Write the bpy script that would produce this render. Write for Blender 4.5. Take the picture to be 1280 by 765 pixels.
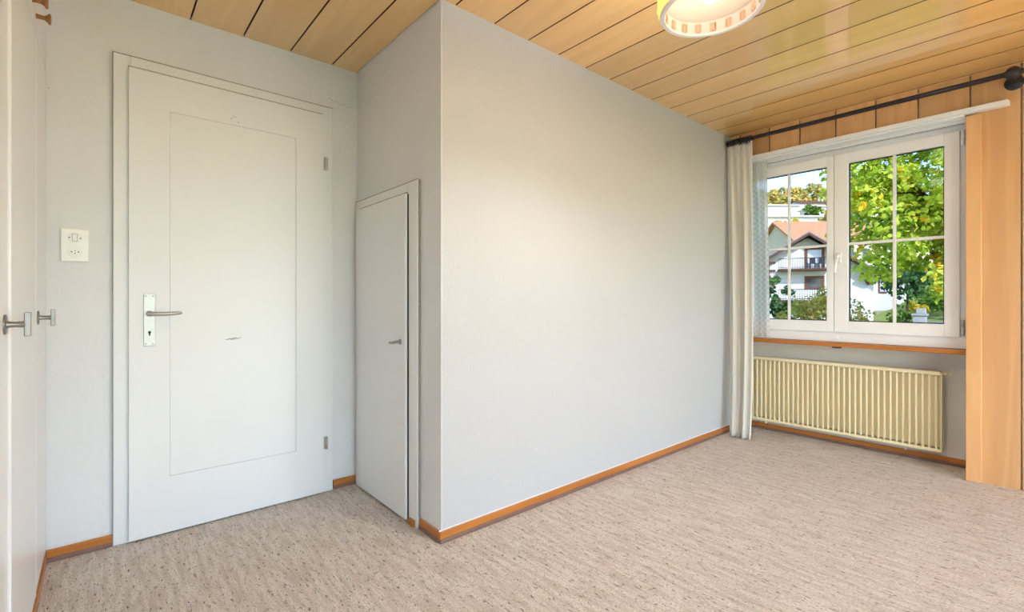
import bpy, bmesh, math, random
import numpy as np
from mathutils import Vector, Matrix
random.seed(7); rng = np.random.default_rng(7)
PI = math.pi
S = bpy.context.scene
for o in list(bpy.data.objects): bpy.data.objects.remove(o)

# ------------------------------------------------------------------ camera, sky, sun, exposure
F_PX, THETA, EYE, Y0 = 597.2, math.radians(49.265), 1.05, 374.9
cam_d = bpy.data.cameras.new('camera'); cam = bpy.data.objects.new('camera', cam_d); S.collection.objects.link(cam)
cam_d.sensor_fit = 'HORIZONTAL'; cam_d.sensor_width = 36.0; cam_d.lens = 36.0 * F_PX / 1280.0
cam_d.shift_y = -(382.5 - Y0) / 1280.0
cam_d.clip_start = 0.02; cam_d.clip_end = 2000
cam.location = (0, 0, EYE); cam.rotation_euler = (PI / 2, 0, THETA - PI / 2)
S.camera = cam

SKY_STRENGTH, SUN_STRENGTH, LAMP_POWER, BULB_GLOW, SHADE_GLOW, FILL_GLOW = 1.0, 13.0, 38.0, 5.0, 1.2, 17.0
SUN_EL, SUN_AZ = math.radians(38), math.radians(-140)       # azimuth from +Y towards +X: low autumn sun behind the viewer
w = bpy.data.worlds.new('sky'); S.world = w; w.use_nodes = True
nt = w.node_tree; nt.nodes.clear()
sky = nt.nodes.new('ShaderNodeTexSky'); sky.sky_type = 'NISHITA'; sky.sun_disc = False
sky.sun_elevation = SUN_EL; sky.sun_rotation = SUN_AZ
sky.air_density = 1.0; sky.dust_density = 0.7; sky.ozone_density = 1.6; sky.altitude = 600
bgn = nt.nodes.new('ShaderNodeBackground'); bgn.inputs['Strength'].default_value = SKY_STRENGTH
wo = nt.nodes.new('ShaderNodeOutputWorld')
nt.links.new(sky.outputs[0], bgn.inputs[0]); nt.links.new(bgn.outputs[0], wo.inputs[0])

sd = bpy.data.lights.new('sun', 'SUN'); sd.energy = SUN_STRENGTH; sd.angle = math.radians(0.6); sd.color = (0.965, 0.965, 1.07)
sun = bpy.data.objects.new('sun', sd); S.collection.objects.link(sun)
sun_dir = Vector((math.sin(SUN_AZ) * math.cos(SUN_EL), math.cos(SUN_AZ) * math.cos(SUN_EL), math.sin(SUN_EL)))
sun.rotation_euler = sun_dir.to_track_quat('Z', 'Y').to_euler(); sun.location = (0, 0, 30)

vs = S.view_settings; vs.view_transform = 'Standard'; vs.look = 'None'; vs.gamma = 1.0; vs.use_curve_mapping = False
vs.exposure = 0.34
S.display_settings.display_device = 'sRGB'

# ------------------------------------------------------------------ helpers
ORG = {}
def lin(r, g, b):
    f = lambda c: (c / 255 / 12.92) if c / 255 <= 0.04045 else ((c / 255 + 0.055) / 1.055) ** 2.4
    return (f(r), f(g), f(b), 1.0)

def tag(o, label=None, cat=None, group=None, kind=None):
    if label: o['label'] = label
    if cat: o['category'] = cat
    if group: o['group'] = group
    if kind: o['kind'] = kind
    return o

def empty(name, loc, label=None, cat=None, group=None, kind=None, rz=0.0):
    o = bpy.data.objects.new(name, None); o.location = loc; o.empty_display_size = 0.1
    o.rotation_euler = (0, 0, rz)
    S.collection.objects.link(o); ORG[o.name] = Vector(loc)
    return tag(o, label, cat, group, kind)

class MB:
    """collects shapes in world coordinates and links them as one mesh object"""
    def __init__(s): s.v = []; s.f = []
    def add(s, vs, fs):
        n = len(s.v); s.v += [tuple(p) for p in vs]; s.f += [tuple(i + n for i in q) for q in fs]; return s
    def box(s, x0, x1, y0, y1, z0, z1):
        v = [(x0,y0,z0),(x1,y0,z0),(x1,y1,z0),(x0,y1,z0),(x0,y0,z1),(x1,y0,z1),(x1,y1,z1),(x0,y1,z1)]
        return s.add(v, [(3,2,1,0),(4,5,6,7),(0,1,5,4),(1,2,6,5),(2,3,7,6),(3,0,4,7)])
    def hexa(s, b, t):   # bottom 4 + top 4 points
        return s.add(list(b) + list(t), [(3,2,1,0),(4,5,6,7),(0,1,5,4),(1,2,6,5),(2,3,7,6),(3,0,4,7)])
    def prism(s, pts, d):   # planar outline pts extruded by vector d
        n = len(pts); d = Vector(d); a = [Vector(p) for p in pts]; b = [p + d for p in a]
        return s.add(a + b, [tuple(reversed(range(n))), tuple(range(n, 2*n))] + [(i, (i+1) % n, n + (i+1) % n, n + i) for i in range(n)])
    def tube(s, path, r, n=12, cap=True):
        P = [Vector(p) for p in path]; R = r if isinstance(r, (list, tuple)) else [r] * len(P)
        base = len(s.v); up = None
        for i, p in enumerate(P):
            t = (P[min(i+1, len(P)-1)] - P[max(i-1, 0)]).normalized()
            if up is None:
                up = Vector((0,0,1)) if abs(t.z) < 0.9 else Vector((1,0,0))
            a = (up - t * up.dot(t)).normalized(); up = a; b = t.cross(a)
            for k in range(n):
                q = 2*PI*k/n; s.v.append(tuple(p + (a*math.cos(q) + b*math.sin(q)) * R[i]))
        for i in range(len(P) - 1):
            for k in range(n):
                s.f.append((base+i*n+k, base+i*n+(k+1)%n, base+(i+1)*n+(k+1)%n, base+(i+1)*n+k))
        if cap:
            s.f.append(tuple(base + k for k in reversed(range(n)))); e = base + (len(P)-1)*n
            s.f.append(tuple(e + k for k in range(n)))
        return s
    def lathe(s, c, axis, prof, n=24, close=False):   # prof: list of (distance along axis, radius)
        c = Vector(c); ax = Vector(axis).normalized()
        u = (Vector((0,0,1)) if abs(ax.z) < 0.9 else Vector((1,0,0))); u = (u - ax*u.dot(ax)).normalized(); v = ax.cross(u)
        base = len(s.v)
        for h, r in prof:
            for k in range(n):
                q = 2*PI*k/n; s.v.append(tuple(c + ax*h + (u*math.cos(q) + v*math.sin(q)) * max(r, 1e-5)))
        m = len(prof)
        for i in range(m if close else m - 1):
            j = (i + 1) % m
            for k in range(n):
                s.f.append((base+i*n+k, base+i*n+(k+1)%n, base+j*n+(k+1)%n, base+j*n+k))
        return s
    def build(s, name, m, parent=None, smooth=False, bevel=0.0, seg=2):
        org = ORG[parent.name] if parent else Vector((0,0,0))
        me = bpy.data.meshes.new(name)
        me.from_pydata([tuple(Vector(p) - org) for p in s.v], [], s.f); me.update()
        bm = bmesh.new(); bm.from_mesh(me); bmesh.ops.recalc_face_normals(bm, faces=bm.faces); bm.to_mesh(me); bm.free()
        return mk(name, me, m, parent, org, smooth, bevel, seg)

def mk(name, me, m, parent, org, smooth=False, bevel=0.0, seg=2):
    o = bpy.data.objects.new(name, me); S.collection.objects.link(o)
    if m and not me.materials: me.materials.append(m)
    if parent: o.parent = parent
    ORG[o.name] = Vector(org)
    if smooth:
        me.polygons.foreach_set('use_smooth', [True] * len(me.polygons))
        if smooth == 'auto':
            me.set_sharp_from_angle(angle=math.radians(35))
    if bevel:
        b = o.modifiers.new('bevel', 'BEVEL'); b.width = bevel; b.segments = seg; b.limit_method = 'ANGLE'; b.angle_limit = math.radians(40)
    return o

def instance(src, parent, off):
    c = src.copy(); S.collection.objects.link(c); c.parent = parent; c.location = off
    for ch in src.children:
        d = ch.copy(); S.collection.objects.link(d); d.parent = c
    return c

# ------------------------------------------------------------------ materials
def nodes(name):
    m = bpy.data.materials.new(name); m.use_nodes = True; t = m.node_tree
    return m, t, t.nodes['Principled BSDF'], t.links

def setp(b, **k):
    for n, v in k.items():
        n = n.replace('_', ' ')
        if n in b.inputs: b.inputs[n].default_value = v

def plain(name, col, rough=0.5, metal=0.0, spec=0.5, var=0.0, scale=40.0, bump=0.0, bscale=200.0, coat=0.0):
    m, t, b, L = nodes(name)
    setp(b, Base_Color=col, Roughness=rough, Metallic=metal, Specular_IOR_Level=spec, Coat_Weight=coat)
    tc = t.nodes.new('ShaderNodeTexCoord')
    if var:
        n = t.nodes.new('ShaderNodeTexNoise'); n.inputs['Scale'].default_value = scale; n.inputs['Detail'].default_value = 4
        r = t.nodes.new('ShaderNodeMapRange'); r.inputs['From Min'].default_value = .3; r.inputs['From Max'].default_value = .7
        r.inputs['To Min'].default_value = 1 - var; r.inputs['To Max'].default_value = 1 + var
        h = t.nodes.new('ShaderNodeHueSaturation'); h.inputs['Color'].default_value = col
        L.new(tc.outputs['Object'], n.inputs['Vector']); L.new(n.outputs[0], r.inputs['Value']); L.new(r.outputs[0], h.inputs['Value']); L.new(h.outputs[0], b.inputs['Base Color'])
    if bump:
        n2 = t.nodes.new('ShaderNodeTexNoise'); n2.inputs['Scale'].default_value = bscale; n2.inputs['Detail'].default_value = 3
        bp = t.nodes.new('ShaderNodeBump'); bp.inputs['Strength'].default_value = bump; bp.inputs['Distance'].default_value = 0.004
        L.new(tc.outputs['Object'], n2.inputs['Vector']); L.new(n2.outputs[0], bp.inputs['Height']); L.new(bp.outputs[0], b.inputs['Normal'])
    return m

def plaster(name, col, bump, bscale, blotch=0.03, fleck=0.0):
    m, t, b, L = nodes(name); setp(b, Roughness=0.85, Specular_IOR_Level=0.2)
    tc = t.nodes.new('ShaderNodeTexCoord')
    n = t.nodes.new('ShaderNodeTexNoise'); n.inputs['Scale'].default_value = 2.2; n.inputs['Detail'].default_value = 6
    r = t.nodes.new('ShaderNodeMapRange'); r.inputs['From Min'].default_value = .3; r.inputs['From Max'].default_value = .7
    r.inputs['To Min'].default_value = 1 - blotch; r.inputs['To Max'].default_value = 1 + blotch * .4
    h = t.nodes.new('ShaderNodeHueSaturation'); h.inputs['Color'].default_value = col
    L.new(tc.outputs['Object'], n.inputs['Vector']); L.new(n.outputs[0], r.inputs['Value']); L.new(r.outputs[0], h.inputs['Value'])
    out = h.outputs[0]
    if fleck:   # small nicks and specks in the paint
        v = t.nodes.new('ShaderNodeTexVoronoi'); v.inputs['Scale'].default_value = 9
        mr = t.nodes.new('ShaderNodeMapRange'); mr.inputs['From Min'].default_value = .022; mr.inputs['From Max'].default_value = .032
        mr.inputs['To Min'].default_value = fleck; mr.inputs['To Max'].default_value = 0
        mx = t.nodes.new('ShaderNodeMixRGB'); mx.inputs[2].default_value = (.22, .2, .18, 1)
        L.new(tc.outputs['Object'], v.inputs['Vector']); L.new(v.outputs['Distance'], mr.inputs['Value']); L.new(mr.outputs[0], mx.inputs[0]); L.new(out, mx.inputs[1]); out = mx.outputs[0]
    L.new(out, b.inputs['Base Color'])
    n2 = t.nodes.new('ShaderNodeTexNoise'); n2.inputs['Scale'].default_value = bscale; n2.inputs['Detail'].default_value = 4; n2.inputs['Roughness'].default_value = .6
    bp = t.nodes.new('ShaderNodeBump'); bp.inputs['Strength'].default_value = bump; bp.inputs['Distance'].default_value = 0.006
    L.new(tc.outputs['Object'], n2.inputs['Vector']); L.new(n2.outputs[0], bp.inputs['Height']); L.new(bp.outputs[0], b.inputs['Normal'])
    return m

def wood(name, c1, c2, axis, rough=0.35, coat=0.0, contrast=1.0):
    """lacquered softwood, grain running along axis"""
    m, t, b, L = nodes(name); setp(b, Roughness=rough, Coat_Weight=coat, Coat_Roughness=0.10, Coat_IOR=1.5 if coat < .9 else 2.2, Specular_IOR_Level=0.45)
    tc = t.nodes.new('ShaderNodeTexCoord'); oi = t.nodes.new('ShaderNodeObjectInfo')
    mul = t.nodes.new('ShaderNodeVectorMath'); mul.operation = 'MULTIPLY_ADD'
    sc = [7.0, 7.0, 7.0]; sc[axis] = 0.7
    mul.inputs[1].default_value = sc
    off = t.nodes.new('ShaderNodeVectorMath'); off.operation = 'SCALE'; off.inputs[0].default_value = (37, 53, 71)
    L.new(oi.outputs['Random'], off.inputs['Scale']); L.new(tc.outputs['Object'], mul.inputs[0]); L.new(off.outputs[0], mul.inputs[2])
    n = t.nodes.new('ShaderNodeTexNoise'); n.inputs['Scale'].default_value = 1.0; n.inputs['Detail'].default_value = 3; n.inputs['Distortion'].default_value = .6
    L.new(mul.outputs[0], n.inputs['Vector'])
    wv = t.nodes.new('ShaderNodeMath'); wv.operation = 'MULTIPLY'; wv.inputs[1].default_value = 26
    sn = t.nodes.new('ShaderNodeMath'); sn.operation = 'SINE'
    L.new(n.outputs[0], wv.inputs[0]); L.new(wv.outputs[0], sn.inputs[0])
    fib_sc = [90.0, 90.0, 90.0]; fib_sc[axis] = 3.0
    mul2 = t.nodes.new('ShaderNodeVectorMath'); mul2.operation = 'MULTIPLY'; mul2.inputs[1].default_value = fib_sc
    n2 = t.nodes.new('ShaderNodeTexNoise'); n2.inputs['Scale'].default_value = 1; n2.inputs['Detail'].default_value = 2
    L.new(tc.outputs['Object'], mul2.inputs[0]); L.new(mul2.outputs[0], n2.inputs['Vector'])
    a1 = t.nodes.new('ShaderNodeMath'); a1.operation = 'MULTIPLY_ADD'; a1.inputs[1].default_value = .20 * contrast; a1.inputs[2].default_value = .30
    L.new(sn.outputs[0], a1.inputs[0])
    a2 = t.nodes.new('ShaderNodeMath'); a2.operation = 'MULTIPLY_ADD'; a2.inputs[1].default_value = .22 * contrast
    L.new(n2.outputs[0], a2.inputs[0]); L.new(a1.outputs[0], a2.inputs[2])
    mx = t.nodes.new('ShaderNodeMixRGB'); mx.inputs[1].default_value = c1; mx.inputs[2].default_value = c2
    L.new(a2.outputs[0], mx.inputs[0])
    hv = t.nodes.new('ShaderNodeHueSaturation')
    mr = t.nodes.new('ShaderNodeMapRange'); mr.inputs['To Min'].default_value = .88; mr.inputs['To Max'].default_value = 1.12
    L.new(oi.outputs['Random'], mr.inputs['Value']); L.new(mr.outputs[0], hv.inputs['Value']); L.new(mx.outputs[0], hv.inputs['Color']); L.new(hv.outputs[0], b.inputs['Base Color'])
    return m

def carpet_material():
    m, t, b, L = nodes('carpet'); setp(b, Roughness=0.95, Specular_IOR_Level=0.05, Sheen_Weight=0.15)
    tc = t.nodes.new('ShaderNodeTexCoord')
    def stretched(sx, sy, det):
        mu = t.nodes.new('ShaderNodeVectorMath'); mu.operation = 'MULTIPLY'; mu.inputs[1].default_value = (sx, sy, 1)
        n = t.nodes.new('ShaderNodeTexNoise'); n.inputs['Scale'].default_value = 1; n.inputs['Detail'].default_value = det
        L.new(tc.outputs['Object'], mu.inputs[0]); L.new(mu.outputs[0], n.inputs['Vector']); return n.outputs[0]
    def ramp(src, a, b_, lo=0.0, hi=1.0):
        r = t.nodes.new('ShaderNodeMapRange'); r.interpolation_type = 'SMOOTHSTEP'
        r.inputs['From Min'].default_value = a; r.inputs['From Max'].default_value = b_; r.inputs['To Min'].default_value = lo; r.inputs['To Max'].default_value = hi
        L.new(src, r.inputs['Value']); return r.outputs[0]
    def mix(fac, c, col):
        x = t.nodes.new('ShaderNodeMixRGB'); x.inputs[2].default_value = col; L.new(fac, x.inputs[0])
        if isinstance(c, tuple): x.inputs[1].default_value = c
        else: L.new(c, x.inputs[1])
        return x.outputs[0]
    c = mix(ramp(stretched(48, 6, 4), .36, .66), lin(246, 235, 222), lin(224, 208, 192))
    c = mix(ramp(stretched(150, 110, 2), .42, .68, 0, .55), c, lin(190, 172, 156))
    c = mix(ramp(stretched(90, 20, 3), .59, .69, 0, .60), c, lin(150, 130, 116))
    c = mix(ramp(stretched(105, 36, 2), .63, .70, 0, .85), c, lin(96, 80, 70))
    c = mix(ramp(stretched(160, 130, 2), .60, .74, 0, .5), c, lin(250, 241, 230))
    L.new(c, b.inputs['Base Color'])
    v = t.nodes.new('ShaderNodeTexNoise'); v.inputs['Scale'].default_value = 170; v.inputs['Detail'].default_value = 3
    bp = t.nodes.new('ShaderNodeBump'); bp.inputs['Strength'].default_value = 1.0; bp.inputs['Distance'].default_value = 0.012
    L.new(tc.outputs['Object'], v.inputs['Vector']); L.new(v.outputs[0], bp.inputs['Height']); L.new(bp.outputs[0], b.inputs['Normal'])
    return m

def thin_glass(name, tint=(0.97, 0.99, 0.98, 1)):
    m = bpy.data.materials.new(name); m.use_nodes = True; t = m.node_tree; t.nodes.clear(); L = t.links
    tr = t.nodes.new('ShaderNodeBsdfTransparent'); tr.inputs[0].default_value = tint
    gl = t.nodes.new('ShaderNodeBsdfGlossy'); gl.inputs['Roughness'].default_value = 0.0
    fr = t.nodes.new('ShaderNodeFresnel'); fr.inputs['IOR'].default_value = 1.18
    mx = t.nodes.new('ShaderNodeMixShader'); out = t.nodes.new('ShaderNodeOutputMaterial')
    L.new(fr.outputs[0], mx.inputs[0]); L.new(tr.outputs[0], mx.inputs[1]); L.new(gl.outputs[0], mx.inputs[2]); L.new(mx.outputs[0], out.inputs[0])
    return m

def translucent(name, col, tcol, fac=0.5, var=0.25, rough=0.6):
    """diffuse + translucent, with brightness and hue varying from leaf to leaf / thread to thread"""
    m = bpy.data.materials.new(name); m.use_nodes = True; t = m.node_tree; t.nodes.clear(); L = t.links
    tc = t.nodes.new('ShaderNodeTexCoord'); n = t.nodes.new('ShaderNodeTexNoise'); n.inputs['Scale'].default_value = 2.5; n.inputs['Detail'].default_value = 5
    L.new(tc.outputs['Object'], n.inputs['Vector'])
    r = t.nodes.new('ShaderNodeMapRange'); r.inputs['From Min'].default_value = .3; r.inputs['From Max'].default_value = .7; r.inputs['To Min'].default_value = 1-var; r.inputs['To Max'].default_value = 1+var
    L.new(n.outputs[0], r.inputs['Value'])
    d = t.nodes.new('ShaderNodeBsdfDiffuse'); tl = t.nodes.new('ShaderNodeBsdfTranslucent'); mx = t.nodes.new('ShaderNodeMixShader'); mx.inputs[0].default_value = fac
    for c, sh in ((col, d), (tcol, tl)):
        h = t.nodes.new('ShaderNodeHueSaturation'); h.inputs['Color'].default_value = c; L.new(r.outputs[0], h.inputs['Value']); L.new(h.outputs[0], sh.inputs['Color'])
    out = t.nodes.new('ShaderNodeOutputMaterial')
    L.new(d.outputs[0], mx.inputs[1]); L.new(tl.outputs[0], mx.inputs[2]); L.new(mx.outputs[0], out.inputs[0])
    return m

def leaf_material(name, stops, tfac=0.45):
    """leaf colours picked per leaf from the mesh attribute 'leaf'"""
    m = bpy.data.materials.new(name); m.use_nodes = True; t = m.node_tree; t.nodes.clear(); L = t.links
    at_ = t.nodes.new('ShaderNodeAttribute'); at_.attribute_name = 'leaf'
    cr = t.nodes.new('ShaderNodeValToRGB'); e = cr.color_ramp.elements
    e[0].position, e[0].color = stops[0]; e[1].position, e[1].color = stops[-1]
    for p, c in stops[1:-1]: x = e.new(p); x.color = c
    L.new(at_.outputs['Fac'], cr.inputs[0])
    d = t.nodes.new('ShaderNodeBsdfDiffuse'); tl = t.nodes.new('ShaderNodeBsdfTranslucent'); mx = t.nodes.new('ShaderNodeMixShader'); mx.inputs[0].default_value = tfac
    L.new(cr.outputs[0], d.inputs[0]); L.new(cr.outputs[0], tl.inputs[0])
    out = t.nodes.new('ShaderNodeOutputMaterial'); L.new(d.outputs[0], mx.inputs[1]); L.new(tl.outputs[0], mx.inputs[2]); L.new(mx.outputs[0], out.inputs[0])
    return m

M = {}
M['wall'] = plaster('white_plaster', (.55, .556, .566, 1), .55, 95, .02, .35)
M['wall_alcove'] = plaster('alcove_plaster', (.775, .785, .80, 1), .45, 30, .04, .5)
M['niche'] = plaster('niche_plaster', lin(232, 228, 222), .15, 60, .05)
M['carpet'] = carpet_material()
M['ceil_wood'] = wood('ceiling_wood', lin(250, 206, 134), lin(222, 166, 92), 1, .30, 1.0, .5)
M['panel_wood'] = wood('panel_wood', lin(236, 188, 134), lin(206, 150, 96), 2, .38, .25, .7)
M['base_wood'] = wood('skirting_wood', lin(200, 128, 56), lin(150, 82, 26), 0, .35, .3, .8)
M['base_wood_y'] = wood('skirting_wood_across', lin(200, 128, 56), lin(150, 82, 26), 1, .35, .3, .8)
M['shoe'] = plain('brown_carpet_edge', lin(132, 100, 88), .5, var=.12, scale=25)
M['groove'] = plain('groove_backing', lin(70, 42, 18), .7, var=.1)
M['panel_groove'] = plain('panel_groove_stain', lin(140, 88, 48), .7, var=.1)
M['door'] = plain('door_paint', (.81, .82, .835, 1), .42, var=.012, scale=3, bump=.04, bscale=60)
M['cas'] = plain('casing_paint', (.80, .81, .82, 1), .45, var=.012, scale=3)
M['ward'] = plain('wardrobe_paint', (.885, .89, .90, 1), .28, var=.01, scale=3)
M['pvc'] = plain('window_white', (.90, .905, .92, 1), .32, var=.01, scale=5)
M['gasket'] = plain('black_gasket', (.015, .015, .015, 1), .6, var=.1)
M['glass'] = thin_glass('window_glass', (.555, .58, .60, 1)); M['glass_clear'] = thin_glass('clear_glass')
M['steel'] = plain('brushed_steel', (.33, .325, .315, 1), .42, 1.0, var=.06, scale=60)
M['alu'] = plain('aluminium', (.50, .495, .485, 1), .46, 1.0, var=.03, scale=80)
M['dark'] = plain('dark_hole', (.03, .028, .026, 1), .7, var=.1)
M['screw'] = plain('screw_steel', (.25, .24, .23, 1), .4, 1.0, var=.05)
M['plastic'] = plain('switch_plastic', (.93, .925, .91, 1), .35, var=.01)
M['rad'] = plain('radiator_cream', lin(242, 230, 192), .38, var=.03, scale=4)
M['iron'] = plain('black_iron', (.018, .015, .022, 1), .32, .3, var=.2, coat=.3)
M['knob'] = wood('knob_wood', lin(176, 116, 64), lin(130, 78, 36), 0, .35, .3)
M['scuff_shade'] = plain('scuff_shade_grey', (.30, .28, .26, 1), .8, var=.3, scale=300)  # grey of chips and cracks, also of the painted shadow lines
M['caulk'] = plain('white_caulk', (.80, .79, .80, 1), .6, var=.02)

# ------------------------------------------------------------------ room dimensions (metres)
H, YB, XC, YD = 2.355, 1.768, 1.118, 2.665      # ceiling, long wall, closet wall, alcove wall
XP, XN = 3.84, 4.10                              # panelling plane, niche back
XL, YF = -0.78, -2.60                            # wall behind the wardrobe, wall behind the camera
WY0, WY1, WZ0, WZ1 = 0.385, 1.768, 0.755, 2.15   # window opening

# ------------------------------------------------------------------ shell
f = MB().box(XL-.1, XN+.25, YF-.1, YD+.1, -.12, 0).build('floor', M['carpet']); tag(f, 'beige and grey flecked carpet with brown streaks', 'carpet', kind='structure')
b = MB(); b.box(XC+.004, XN+.25, YB, YB+.12, 0, H+.1); o = b.build('wall_back', M['wall']); tag(o, 'long white rough-plastered wall between the closet corner and the curtain', 'wall', kind='structure')
b = MB(); b.add([(XC,YB+.0006,0),(XC+.0039,YB+.0006,0),(XC+.0039,YB+.1201,0),(XC+.12,YB+.1201,0),(XC+.12,YD+.1,0),(XC,YD+.1,0)]+[(XC,YB+.0006,H+.1),(XC+.0039,YB+.0006,H+.1),(XC+.0039,YB+.1201,H+.1),(XC+.12,YB+.1201,H+.1),(XC+.12,YD+.1,H+.1),(XC,YD+.1,H+.1)], [(5,4,3,2,1,0),(6,7,8,9,10,11)]+[(i,(i+1)%6,6+(i+1)%6,6+i) for i in range(6)]); o = b.build('wall_closet', M['wall_alcove']); tag(o, 'narrow white plaster wall that holds the low closet door', 'wall', kind='structure')
b = MB(); b.box(XL-.1, XC, YD, YD+.1, 0, H+.1); o = b.build('wall_alcove', M['wall_alcove']); tag(o, 'white plaster wall around the large panelled door', 'wall', kind='structure')
o = MB().box(XL-.1, XL, YF-.1, YD, 0, H+.1).build('wall_left', M['wall_alcove']); tag(o, 'white wall behind the wardrobe', 'wall', kind='structure')
BX0, BX1, BZ = -.60, 3.62, 2.16       # opening added in the wall behind the camera for fill light
o = MB().box(XL, BX0, YF-.1, YF, 0, H+.1).box(BX1, XN+.25, YF-.1, YF, 0, H+.1).box(BX0, BX1, YF-.1, YF, BZ, H+.1).build('wall_front', M['wall']); tag(o, 'white wall opposite the long wall', 'wall', kind='structure')
# window wall: parapet, pier, lintel around the opening
b = MB()
b.box(XN, XN+.13, WY0, WY1, 0, WZ0-.03)                     # parapet in the radiator niche
b.box(XP+.018, XN+.13, YF, WY0, 0, H+.1)                    # pier right of the window
b.box(XP+.018, XN+.13, WY0, WY1, WZ1, H+.1)                 # lintel
ww = b.build('wall_right', M['niche']); tag(ww, 'window wall with pale radiator niche and wood panelling', 'wall', kind='structure')

# ceiling of lacquered boards, each board a piece
cl = MB().box(XL-.1, XN+.25, YF-.1, YD+.1, H+.018, H+.12).build('ceiling', M['groove']); tag(cl, 'lacquered honey-coloured wooden board ceiling', 'ceiling', kind='structure')
PITCH, X0 = 0.2187, 0.317
def ceil_board(xa, xb, ya, yb, name='ceiling_board'):
    g = .0030; c = .0006
    pts = [(xa+g, H+c), (xa+g+c, H), (xb-g-c, H), (xb-g, H+c), (xb-g, H+.018), (xa+g, H+.018)]
    cx = (xa + xb) / 2
    me_b = MB().prism([(x - cx, ya, z - H) for x, z in pts], (0, yb - ya, 0))
    me = bpy.data.meshes.new(name); me.from_pydata(me_b.v, [], me_b.f); me.update()
    bm = bmesh.new(); bm.from_mesh(me); bmesh.ops.recalc_face_normals(bm, faces=bm.faces); bm.to_mesh(me); bm.free()
    me.materials.append(M['ceil_wood']); me.materials.append(M['groove'])
    for p in me.polygons: p.material_index = 0 if p.normal.z < -.99 else 1
    o = mk(name, me, M['ceil_wood'], cl, (0,0,0)); o.location = (cx, 0, H); return o
first = {}
for k in range(-5, 17):
    xa, xb = X0 + PITCH*k, X0 + PITCH*(k+1)
    if xb > XP + .01: xb = XP + .018
    if xa >= XP - .02: break
    if xb <= XC: kind = 'long'
    elif xa >= XC: kind = 'short'
    else: kind = 'split'
    if kind == 'split':
        ceil_board(xa, XC, YF, YD); ceil_board(XC, xb, YF, YB); continue
    key = (kind, round(xb - xa, 3))
    if key not in first:
        first[key] = ceil_board(xa, xb, YF, YD if kind == 'long' else YB)
    else:
        instance(first[key], cl, ((xa + xb) / 2, 0, H))

# wood panelling on the window wall
def wall_board(ya, yb, za, zb):
    g = .0038; c = .001
    pts = [(XP+.018, ya+g), (XP+c, ya+g), (XP, ya+g+c), (XP, yb-g-c), (XP+c, yb-g), (XP+.018, yb-g)]
    o = MB().prism([(x, y, za) for x, y in pts], (0, 0, zb - za)).build('panel_board', M['panel_wood'], ww)
    o.data.materials.append(M['panel_groove'])
    for p in o.data.polygons: p.material_index = 0 if p.normal.x < -.5 else 1
    return o
jy = [1.768, 1.690, 1.469, 1.261, 1.038, .814, .600, .366]
for a, b_ in zip(jy[1:], jy[:-1]): wall_board(a, b_, WZ1, H)
jr = [.366] + [.162 - .217*k for k in range(13)] + [YF]
for a, b_ in zip(jr[1:], jr[:-1]): wall_board(a, b_, 0, H)
MB().box(XP-.022, XP+.09, .318, .384, 0, 2.118).build('corner_batten', M['panel_wood'], ww, bevel=.003)

# ------------------------------------------------------------------ skirting boards
def skirting(name, label, pieces):
    root = empty(name, pieces[0][0:2] + (0,), label, 'baseboard', kind='structure')
    for x0, y0, x1, y1, nx, ny in pieces:     # along the wall from (x0,y0) to (x1,y1), facing (nx,ny)
        mat = M['base_wood'] if abs(x1-x0) > abs(y1-y0) else M['base_wood_y']
        def strip(t, za, zb, m, nm, bev):
            xs = sorted((x0, x1)); ys = sorted((y0, y1))
            if nx: a = sorted((x0, x0 + nx*t)); MB().box(a[0], a[1], ys[0], ys[1], za, zb).build(nm, m, root, bevel=bev)
            else: a = sorted((y0, y0 + ny*t)); MB().box(xs[0], xs[1], a[0], a[1], za, zb).build(nm, m, root, bevel=bev)
        strip(.013, .012, .050, mat, 'board', .002)
        strip(.017, 0.0, .020, M['shoe'], 'carpet_strip', .004)
        strip(.006, .050, .056, M['caulk'], 'caulk_line', .0015)
    return root
skirting('baseboard_back', 'orange wooden skirting along the foot of the long wall', [(XC-.013, YB, XN, YB, 0, -1)])
skirting('baseboard_closet', 'short orange skirting at the foot of the closet wall corner', [(XC, YB-.0, XC, 1.935, -1, 0)])
skirting('baseboard_alcove', 'orange wooden skirting on both sides of the panelled door', [(-.165, YD, .038, YD, 0, -1), (.978, YD, XC, YD, 0, -1)])
skirting('baseboard_right', 'orange wooden skirting under the radiator', [(XN, WY0, XN, YB, -1, 0)])

# ------------------------------------------------------------------ panelled door in the alcove
d1 = empty('door_1', (.5, YD, 0), 'large white panelled door with steel lever handle', 'door', kind='structure')
b = MB(); yc = YD - .016
b.box(.040, .100, yc, YD, 0, 2.108); b.box(.908, .974, yc, YD, 0, 2.108); b.box(.100, .908, yc, YD, 2.04, 2.108)
b.build('casing', M['cas'], d1, bevel=.003)
YL = 2.632
LX0, LX1, LZ0, LZ1 = .092, .918, .008, 2.055
PX0, PX1, PZ0, PZ1 = .236, .776, .258, 1.897
b = MB()
b.box(LX0, PX0, YL, yc-.001, LZ0, LZ1); b.box(PX1, LX1, YL, yc-.001, LZ0, LZ1)
leaf = b.build('leaf', M['door'], d1); tag(leaf, 'flat white leaf with one large sunken panel')
MB().box(PX0, PX1, YL, yc-.001, PZ1, LZ1).build('rail', M['door'], leaf)
MB().box(PX0, PX1, YL+.0002, yc-.001, LZ0, PZ0).build('rail', M['door'], leaf)
MB().box(PX0+.001, PX1-.001, YL+.0032, yc-.001, PZ0+.001, PZ1-.001).build('panel', M['door'], leaf)
MB().box(LX0-.001, LX1+.001, yc-.0022, yc-.0002, LZ1-.001, LZ1+.0095).build('leaf_shadow', M['scuff_shade'], d1)  # dark strip painted in as the shadow line above the leaf
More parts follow.
